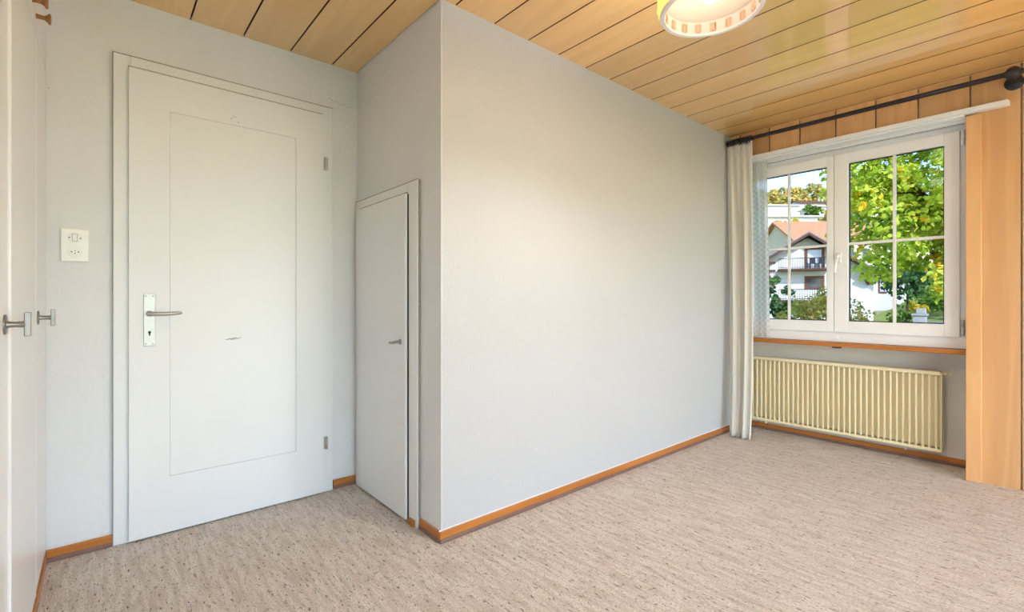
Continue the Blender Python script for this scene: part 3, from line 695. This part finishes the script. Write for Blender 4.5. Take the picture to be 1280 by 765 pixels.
E['slate'] = ext_mat('grey_roof_tiles', lin(120, 112, 116), .75, .2, 4)
E['timber'] = ext_mat('dark_timber', lin(84, 58, 44), .7, .2, 6)
E['brown'] = ext_mat('brown_frame', lin(110, 66, 44), .6, .1, 6)
E['rail'] = ext_mat('dark_railing', lin(52, 50, 52), .6, .1, 6)
E['stone'] = ext_mat('stone_base', lin(150, 140, 122), .9, .15, 6)
E['conc'] = ext_mat('concrete_post', lin(150, 148, 142), .9, .1, 5)
E['win'] = plain('house_window', (.05, .06, .07, 1), .08, var=.1)
E['winw'] = plain('house_window_white', lin(190, 196, 205), .2, var=.04)
E['bark'] = ext_mat('bark', lin(74, 60, 48), .95, .3, 8)
G = lambda *a: lin(*a)
E['maple'] = leaf_material('maple_leaves', [(0, G(124,150,44)), (.3, G(176,198,66)), (.6, G(216,226,92)), (.84, G(244,236,110)), (.95, G(248,208,60)), (1, G(250,180,44))], .5)
E['olive'] = leaf_material('bush_leaves', [(0, G(130,142,60)), (.5, G(196,194,96)), (.85, G(232,200,112)), (1, G(244,180,118))], .45)
E['darkleaf'] = leaf_material('dark_leaves', [(0, G(44,74,46)), (.6, G(80,116,66)), (1, G(120,150,84))], .35)
E['forest'] = leaf_material('autumn_forest', [(0, G(150,150,84)), (.4, G(196,184,104)), (.8, G(230,200,120)), (1, G(246,206,110))], .35)
E['yellow'] = leaf_material('yellow_leaves', [(0, G(150,140,40)), (.5, G(206,182,52)), (1, G(232,200,60))], .4)
E['green'] = leaf_material('green_leaves', [(0, G(60,92,30)), (.6, G(104,136,50)), (1, G(150,168,70))], .4)

# terrain: one sheet that rises to the hill
V = []; Fc = []; rows = [4.35, 8, 16, 26, 36, 42, 50, 60, 75, 90, 120, 150, 200, 260, 420]; cols = np.linspace(-1.2, 2.2, 26)
for d in rows:
    for k in cols:
        X = d; Yy = k*d*0.75 + (0 if d > 10 else 0)
        V.append((X, Yy, terrain_z(d*.78) + (.6*math.sin(X*.11+Yy*.07) if d > 60 else 0)))
nc = len(cols)
for i in range(len(rows)-1):
    for j in range(nc-1): Fc.append((i*nc+j, (i+1)*nc+j, (i+1)*nc+j+1, i*nc+j+1))
tb = MB(); tb.add(V, Fc); g = tb.build('hillside', E['grass'], smooth=True); tag(g, 'green and yellow hillside rising behind the neighbouring houses', 'hillside', kind='structure')

g = MB().box(-70, 4.32, -70, 70, GZ-.3, GZ-.02).build('lawn', E['grass']); tag(g, 'lawn around the house on the side behind the viewer', 'lawn', kind='structure')

def foliage(name, m, parent, clumps, per, leaf, squash=1.0, bias=0.0):
    """real leaves (folded five-point blades) around clump centres (x, y, z, radius)"""
    C = np.array([c[:3] for c in clumps]); R = np.array([c[3] for c in clumps]); n = len(C)*per
    idx = np.repeat(np.arange(len(C)), per)
    d = rng.normal(size=(n, 3)); d /= np.linalg.norm(d, axis=1)[:, None]
    rad = R[idx]*rng.uniform(.35, 1.0, n)**.6
    P = C[idx] + d*rad[:, None]*np.array([1, 1, squash])
    nrm = d*.6 + rng.normal(size=(n, 3))*.6 + np.array([0, 0, .5]); nrm /= np.linalg.norm(nrm, axis=1)[:, None]
    t = np.cross(nrm, rng.normal(size=(n, 3))); t /= np.linalg.norm(t, axis=1)[:, None]; bt = np.cross(nrm, t)
    sz = leaf*rng.uniform(.6, 1.25, n)
    shape = [(0, -.55, .0), (.48, -.12, .10), (.30, .38, .06), (0, .62, -.05), (-.30, .38, .06), (-.48, -.12, .10)]
    Vv = np.stack([P + (t*a + bt*b_ + nrm*c)*sz[:, None] for a, b_, c in shape], 1).reshape(-1, 3) - np.array(ORG[parent.name])
    k = np.arange(n)*6
    faces = np.concatenate([np.stack([k, k+1, k+2, k+3], 1), np.stack([k, k+3, k+4, k+5], 1)])
    me = bpy.data.meshes.new(name); me.from_pydata(Vv.tolist(), [], faces.tolist()); me.update()
    val = np.clip(rng.beta(2, 2.4, n) + (rng.normal(size=len(C))*.16)[idx] + bias, 0, 1)
    a_ = me.attributes.new('leaf', 'FLOAT', 'POINT'); a_.data.foreach_set('value', np.repeat(val, 6).astype(np.float32))
    o = mk(name, me, m, parent, ORG[parent.name]); o['kind'] = 'stuff'; return o

def ell_clumps(c, rx, ry, rz, n, r, shell=.35):
    out = []
    for _ in range(n):
        d = rng.normal(size=3); d /= np.linalg.norm(d); q = rng.uniform(shell, 1)**.5
        out.append((c[0]+d[0]*rx*q, c[1]+d[1]*ry*q, c[2]+d[2]*rz*q, r*rng.uniform(.7, 1.25)))
    return out

# big maple close to the window
mc = at(1196, 225, 13)
mp = empty('maple_tree', (mc.x, mc.y, GZ), 'large sunlit maple with yellow-green leaves filling the right casement', 'tree')
cl_ = [c for c in ell_clumps(mc, 3.25, 3.25, 3.4, 250, .5, .12) if c[2] > .9]
foliage('foliage', E['maple'], mp, cl_, 120, .125)
MB().tube([(mc.x, mc.y, GZ), (mc.x+.05, mc.y, 1.4), (mc.x-.1, mc.y+.1, 3.2), (mc.x, mc.y, 5.4), (mc.x+.2, mc.y, 6.6)], [.24,.20,.16,.10,.03], 10).build('trunk', E['bark'], mp, smooth='auto')
for k in range(12):
    c = cl_[k*9]; z0 = random.uniform(1.6, 4.0)
    MB().tube([(mc.x, mc.y, z0), ((mc.x+c[0])/2, (mc.y+c[1])/2, (z0+c[2])/2+.25), (c[0], c[1], c[2])], [.07,.045,.012], 7).build('branch', E['bark'], mp, smooth='auto')

# olive bush before the neighbour's balconies
bc = at(1030, 398, 17)
bs = empty('garden_bush', (bc.x, bc.y, GZ), 'loose olive and orange garden bush below the balconies', 'bush')
foliage('foliage', E['olive'], bs, [c for c in ell_clumps(bc, 1.45, 1.45, .98, 70, .28, .2)], 60, .085)
for k in range(7):
    MB().tube([(bc.x+random.uniform(-.2,.2), bc.y+random.uniform(-.2,.2), GZ), (bc.x+random.uniform(-1,1), bc.y+random.uniform(-1,1), bc.z+random.uniform(.1,.6))], [.03,.008], 6).build('stem', E['bark'], bs)

# ---- neighbour's house with two balconies
DH = 40.0
hc = at(1020, 401, DH); vd = Vector((hc.x, hc.y, 0)).normalized()
ang = math.atan2(vd.y, vd.x) + math.radians(6)
W_ = Vector((math.cos(ang), math.sin(ang), 0)); U_ = Vector((W_.y, -W_.x, 0))    # away from us, to the right
HO = Vector((hc.x, hc.y, GZ))
def hp(u, wv, z): return HO + U_*u + W_*wv + Vector((0, 0, z - GZ))
def hbox(mb, u0, u1, w0, w1, z0, z1):
    mb.hexa([hp(u0,w0,z0), hp(u1,w0,z0), hp(u1,w1,z0), hp(u0,w1,z0)], [hp(u0,w0,z1), hp(u1,w0,z1), hp(u1,w1,z1), hp(u0,w1,z1)]); return mb
pxu = lambda px: (px - 1020)*DH/F_PX*1.10       # pixels to metres along the facade
pz_ = lambda y: EYE + (Y0 - y)/F_PX*DH
nh = empty('neighbour_house', tuple(HO), 'white gabled house with two dark balconies and brown-framed doors', 'house')
uL, uR, uA = pxu(971), pxu(1073), pxu(1012)
zA, zEL, zER = pz_(293), pz_(322), pz_(344)
b = MB(); b.prism([hp(uL,0,GZ), hp(uR,0,GZ), hp(uR,0,zER+.1), hp(uA,0,zA-.25), hp(uL,0,zEL)], W_*9)
b.build('wall', E['white'], nh)
def slope(ua, za, ub, zb, t=.16, w0=-1.1, w1=9.6):
    n_ = Vector((0,0,1)); return MB().prism([hp(ua,w0,za), hp(ub,w0,zb), hp(ub,w0,zb+t), hp(ua,w0,za+t)], W_*(w1-w0))
rl = slope(uA, zA, uL-.7, zEL-.45).build('roof', E['slate'], nh)
slope(uA, zA, uR+.7, zER-.35).build('roof', E['slate'], nh)
for ub, zb in ((uL-.7, zEL-.45), (uR+.7, zER-.35)):
    MB().prism([hp(uA,-1.14,zA-.16), hp(ub,-1.14,zb-.16), hp(ub,-1.14,zb+.05), hp(uA,-1.14,zA+.05)], W_*.06).build('bargeboard', E['timber'], nh)
    b = MB(); b.prism([hp(uA,-1.08,zA-.04), hp(ub,-1.08,zb-.04), hp(ub,-1.08,zb), hp(uA,-1.08,zA)], W_*1.06); b.build('soffit', E['timber'], nh)
def opening(px0, px1, y0, y1, glass, name):
    u0, u1, z1, z0 = pxu(px0), pxu(px1), pz_(y0), pz_(y1)
    b = MB(); t = .20
    hbox(b, u0, u0+t, -.10, .02, z0, z1); hbox(b, u1-t, u1, -.10, .02, z0, z1); hbox(b, u0+t, u1-t, -.10, .02, z1-t, z1); hbox(b, u0+t, u1-t, -.10, .02, z0, z0+.08)
    o_ = b.build(name, E['brown'], nh); hbox(MB(), u0+t, u1-t, -.03, .0-.005, z0+.08, z1-t).build('pane', glass, o_); return o_
opening(1009, 1028, 309, 337, E['winw'], 'balcony_door')
opening(1009, 1028, 345, 361, E['win'], 'window')
def balcony(px0, px1, ytop, yfl):
    u0, u1, zt, zf = pxu(px0), pxu(px1), pz_(ytop), pz_(yfl)
    s_ = hbox(MB(), u0, u1, -1.25, 0, zf-.16, zf).build('balcony', E['timber'], nh)
    hbox(MB(), u0, u1, -1.25, -1.19, zt-.06, zt).build('handrail', E['rail'], s_); hbox(MB(), u0, u1, -1.24, -1.20, zf+.08, zf+.12).build('handrail', E['rail'], s_)
    n_ = max(3, int((u1-u0)/.17))
    for k in range(n_+1):
        u = u0 + (u1-u0)*k/n_; hbox(MB(), u-.016, u+.016, -1.235, -1.205, zf, zt-.05).build('baluster', E['rail'], s_)
balcony(982, 1031, 323, 336); balcony(982, 1031, 361.5, 375)
hbox(MB(), pxu(1030), pxu(1032.2), -1.3, -1.15, GZ, pz_(323)).build('post', E['timber'], nh)
hbox(MB(), pxu(970), pxu(973), -1.0, -.82, GZ, pz_(326)).build('post', E['timber'], nh)
for y in (328, 338): hbox(MB(), pxu(966), pxu(979), -1.0, -.85, pz_(y)-.09, pz_(y)+.09).build('beam', E['timber'], nh)
MB().tube([hp(pxu(971), -.9, pz_(341)), hp(pxu(979), -.4, pz_(360))], .11, 6).build('brace', E['timber'], nh)
MB().tube([hp(pxu(1061), -.9, pz_(343)), hp(pxu(1068), -.3, pz_(356))], .13, 6).build('brace', E['timber'], nh)
for q in range(2):   # balcony chairs and pots are blurs: two dark seats
    u = pxu(1016+8*q); b = MB(); zf = pz_(336)
    hbox(b, u-.2, u+.2, -.9, -.5, zf+.40, zf+.45); hbox(b, u-.2, u+.2, -.54, -.5, zf+.45, zf+.9)
    for su in (-.18, .15):
        for sw_ in (-.88, -.55): hbox(b, u+su, u+su+.03, sw_, sw_+.03, zf, zf+.4)
    c_ = b.build('balcony_chair', E['rail']); tag(c_, 'dark chair on the upper balcony, ' + ('nearest the brown door centre' if q == 0 else 'nearest the balcony post'), 'chair', 'chairs on the upper balcony')

# ---- low wing to the right of the gable house
wa = at(1072, 402, 41.0); wb = at(1136, 391, 52.0)
wa.z = wb.z = GZ
wv = (wb - wa).normalized(); wn = Vector((wv.y, -wv.x, 0));  wn = wn if wn.dot(Vector((1,0,0))) < 0 else -wn
wg = empty('house_wing', tuple(wa), 'low white house wing with grey tiled eaves behind the maple', 'house')
def wp(a, n_, z): return wa + wv*a + wn*n_ + Vector((0, 0, z - GZ))
Lw = (wb - wa).length; zt = EYE + (Y0-340)/F_PX*41
b = MB(); b.hexa([wp(0,0,GZ), wp(Lw,0,GZ), wp(Lw,-6,GZ), wp(0,-6,GZ)], [wp(0,0,zt), wp(Lw,0,zt), wp(Lw,-6,zt), wp(0,-6,zt)]); b.build('wall', E['white'], wg)
b = MB(); b.prism([wp(-.2,.7,zt-.15), wp(-.2,-3,zt+1.3), wp(-.2,-3,zt+1.45), wp(-.2,.7,zt)], wv*(Lw+.6)); b.build('roof', E['slate'], wg)
b = MB(); b.hexa([wp(0,.0,GZ), wp(Lw,.0,GZ), wp(Lw,.08,GZ), wp(0,.08,GZ)], [wp(0,.0,GZ+.75), wp(Lw,.0,GZ+.75), wp(Lw,.05,GZ+.72), wp(0,.05,GZ+.72)]); b.build('stone_base', E['stone'], wg)
wz0, wz1 = EYE+(Y0-366)/F_PX*45, EYE+(Y0-344)/F_PX*45
fr = (1102-1072)/(1136-1072)
a0, a1 = Lw*(fr-.10)*.93, Lw*(fr+.08)*.93
b = MB(); t_ = .22
for x0, x1, z0, z1 in ((a0, a0+t_, wz0, wz1), (a1-t_, a1, wz0, wz1), (a0+t_, a1-t_, wz0, wz0+.12), (a0+t_, a1-t_, wz1-.12, wz1)):
    b.hexa([wp(x0,-.02,z0), wp(x1,-.02,z0), wp(x1,.10,z0), wp(x0,.10,z0)], [wp(x0,-.02,z1), wp(x1,-.02,z1), wp(x1,.10,z1), wp(x0,.10,z1)])
wf = b.build('window', E['brown'], wg)
b = MB(); b.hexa([wp(a0+t_,.0,wz0+.12), wp(a1-t_,.0,wz0+.12), wp(a1-t_,.04,wz0+.12), wp(a0+t_,.04,wz0+.12)], [wp(a0+t_,.0,wz1-.12), wp(a1-t_,.0,wz1-.12), wp(a1-t_,.04,wz1-.12), wp(a0+t_,.04,wz1-.12)]); b.build('pane', E['winw'], wf)

# ---- tan-roofed house just behind, and the white houses on the hill
def block(name, label, px0, px1, ytop, ybot, D, depth, wallm, roofm, rise, turn=0.0, windows=0):
    a = at(px0, ybot, D); c = at(px1, ybot, D); z1 = at(px0, ytop, D).z
    wdt = (c - a).length; mid = (a + c)/2; z0 = min(a.z, terrain_z(Vector((mid.x, mid.y, 0)).length*.72) - 1)
    u = (c - a); u.z = 0; u.normalize(); u = Matrix.Rotation(turn, 3, 'Z') @ u; n_ = Vector((-u.y, u.x, 0)); n_ = n_ if n_.dot(mid) > 0 else -n_
    o0 = Vector((mid.x, mid.y, 0)); P = lambda s_, t_, z: o0 + u*s_ + n_*t_ + Vector((0,0,z)); h_ = wdt/2
    root = empty(name, (mid.x, mid.y, z0), label, 'house')
    MB().hexa([P(-h_,0,z0),P(h_,0,z0),P(h_,depth,z0),P(-h_,depth,z0)], [P(-h_,0,z1),P(h_,0,z1),P(h_,depth,z1),P(-h_,depth,z1)]).build('wall', wallm, root)
    e = wdt*.03 + .3
    if rise > .8:
        for sg in (0, 1):
            ta, tb_ = (-e, depth/2) if sg == 0 else (depth+e, depth/2)
            MB().prism([P(-h_-e,ta,z1-.1), P(-h_-e,tb_,z1+rise), P(-h_-e,tb_,z1+rise+.25), P(-h_-e,ta,z1+.15)], u*(2*h_+2*e)).build('roof', roofm, root)
        MB().prism([P(-h_,0,z1), P(-h_,depth,z1), P(-h_,depth/2,z1+rise)], u*(2*h_)).build('gable', wallm, root)
    else:
        MB().hexa([P(-h_-e,-e,z1),P(h_+e,-e,z1),P(h_+e,depth+e,z1),P(-h_-e,depth+e,z1)], [P(-h_-e,-e,z1+.4),P(h_+e,-e,z1+.4),P(h_+e,depth+e,z1+.4),P(-h_-e,depth+e,z1+.4)]).build('roof', roofm, root)
    for k in range(windows):
        s_ = -h_ + wdt*(k+.5)/windows; hw = wdt/windows*.22; za, zb = z1-2.4, z1-1.0
        f_ = MB().hexa([P(s_-hw,-.06,za),P(s_+hw,-.06,za),P(s_+hw,.1,za),P(s_-hw,.1,za)], [P(s_-hw,-.06,zb),P(s_+hw,-.06,zb),P(s_+hw,.1,zb),P(s_-hw,.1,zb)]).build('window', E['win'], root)
    return root, P, h_
block('tan_roof_house', 'house with a broad tan tiled roof right behind the balcony house', 996, 1090, 301, 345, 60, 10, E['cream'], E['tan'], 3.0, -.08, 5)
block('hill_house', 'long flat white building at the left on the hillside', 955, 1000, 257.5, 272, 175, 10, E['white'], E['white'], .2, .05, 0)
r_, P_, h_ = block('hill_house', 'white house with a brown roof and chimneys below the forest', 1000, 1040, 254, 268, 190, 9, E['white'], E['brown'], 1.6, -.05, 0)
for s_ in (3.5, 4.8): b = MB(); c0 = P_(s_, 4, at(1000,254,190).z+.8); b.box(c0.x-.3, c0.x+.3, c0.y-.3, c0.y+.3, c0.z, c0.z+3.0); b.build('chimney', E['white'], r_)
block('hill_house', 'low white terraced house lowest on the hillside', 955, 1026, 271.5, 283, 140, 9, E['white'], E['white'], .2, .0, 0)
block('hill_house', 'white block at the right edge of the left casement', 1020, 1062, 258.5, 275, 160, 9, E['white'], E['white'], .2, .0, 2)
block('hill_house', 'cream house glimpsed through the maple crown', 1085, 1150, 246, 268, 170, 10, E['cream'], E['tan'], 3.5, .1, 3)
block('hill_house', 'pale house with tan roof glimpsed low through the maple leaves', 1100, 1175, 292, 325, 75, 9, E['cream'], E['tan'], 2.0, -.1, 3)

def bush(name, label, cat, px, y, D, rx, rz, n, m, leaf, per=40, group=None, trunk=True):
    c = at(px, y, D); gz = min(terrain_z(Vector((c.x, c.y, 0)).length*.72), c.z - rz*.8)
    root = empty(name, (c.x, c.y, gz), label, cat, group)
    foliage('foliage', E[m], root, ell_clumps(c, rx, rx, rz, n, rx*.34, .15), per, leaf)
    if trunk: MB().tube([(c.x, c.y, gz), (c.x+.05, c.y, c.z)], [max(.05, rx*.06), .02], 7).build('trunk', E['bark'], root)
    return root
for i in range(20):
    px = 948 + i*6.5 + random.uniform(-4, 4)
    bush('ridge_tree', 'autumn tree in the forest along the hill ridge', 'tree', px, 250 + random.uniform(-5, 3) + (4 if i < 4 else 0), 232 + (i % 3 - 1)*16, 4.2 + random.uniform(-.6, .9), 5.6, 18, 'forest', 1.2, 30, 'trees along the hill ridge')
bush('yellow_tree', 'yellow tree at the left under the white terraced house', 'tree', 968, 288, 80, 1.25, 1.9, 16, 'yellow', .35, 40)
bush('yellow_tree', 'broad bright yellow tree beside the tan roof', 'tree', 990, 286, 84, 2.0, 1.6, 18, 'yellow', .38, 40)
bush('garden_tree', 'round green tree between the white hill houses', 'tree', 1015, 264, 150, 2.6, 2.4, 16, 'green', .6, 34)
bush('garden_tree', 'small orange tree at the right edge of the left casement', 'tree', 1031, 271, 130, 2.0, 1.5, 12, 'forest', .5, 34)
bush('climbing_shrub', 'dark green shrub at the left corner of the balcony house', 'bush', 975, 376, 36, 1.0, 1.75, 22, 'darkleaf', .22, 45)
bush('young_tree', 'slim dark-leaved tree beside the low house wing', 'tree', 1134, 352, 30, 1.45, 1.25, 24, 'darkleaf', .22, 45)
bush('flower_bush', 'small yellow flowering bush behind the gate post', 'bush', 1151, 382, 33, .55, .45, 9, 'yellow', .14, 40, None, False)
bush('hedge', 'low green shrub left of the concrete gate post', 'bush', 1128, 400, 28, .85, .40, 12, 'green', .14, 40, None, False)
bush('garden_hedge', 'green hedge beside the road at the right', 'bush', 1180, 378, 44, 3.2, 1.5, 26, 'green', .3, 45, None, False)
bush('garden_hedge', 'dense green shrub under the maple crown', 'bush', 1215, 372, 38, 2.4, 1.6, 20, 'green', .3, 45, None, False)

# gate post and road
gp = at(1150, 405, 27); gp.z = GZ
gr = empty('gate_post', tuple(gp), 'square concrete gate post with cap beside the road', 'gate post')
zt = EYE + (Y0-392)/F_PX*27
MB().box(gp.x-.28, gp.x+.28, gp.y-.28, gp.y+.28, GZ, zt-.12).build('post', E['conc'], gr, bevel=.02)
MB().box(gp.x-.34, gp.x+.34, gp.y-.34, gp.y+.34, zt-.12, zt).build('cap', E['conc'], gr, bevel=.02)
MB().box(gp.x-.2, gp.x+.2, gp.y-.25, gp.y+.15, zt, zt+.30).build('letter_box', E['conc'], gr, bevel=.02)
p0, p1, p2, p3 = at(1150, 0, 24), at(1330, 0, 24), at(1330, 0, 38), at(1120, 0, 38)
b = MB(); b.hexa([Vector((p.x, p.y, GZ-.02)) for p in (p0, p1, p2, p3)], [Vector((p.x, p.y, GZ+.02)) for p in (p0, p1, p2, p3)])
o = b.build('road', E['road']); tag(o, 'grey asphalt road behind the gate post', 'road', kind='structure')
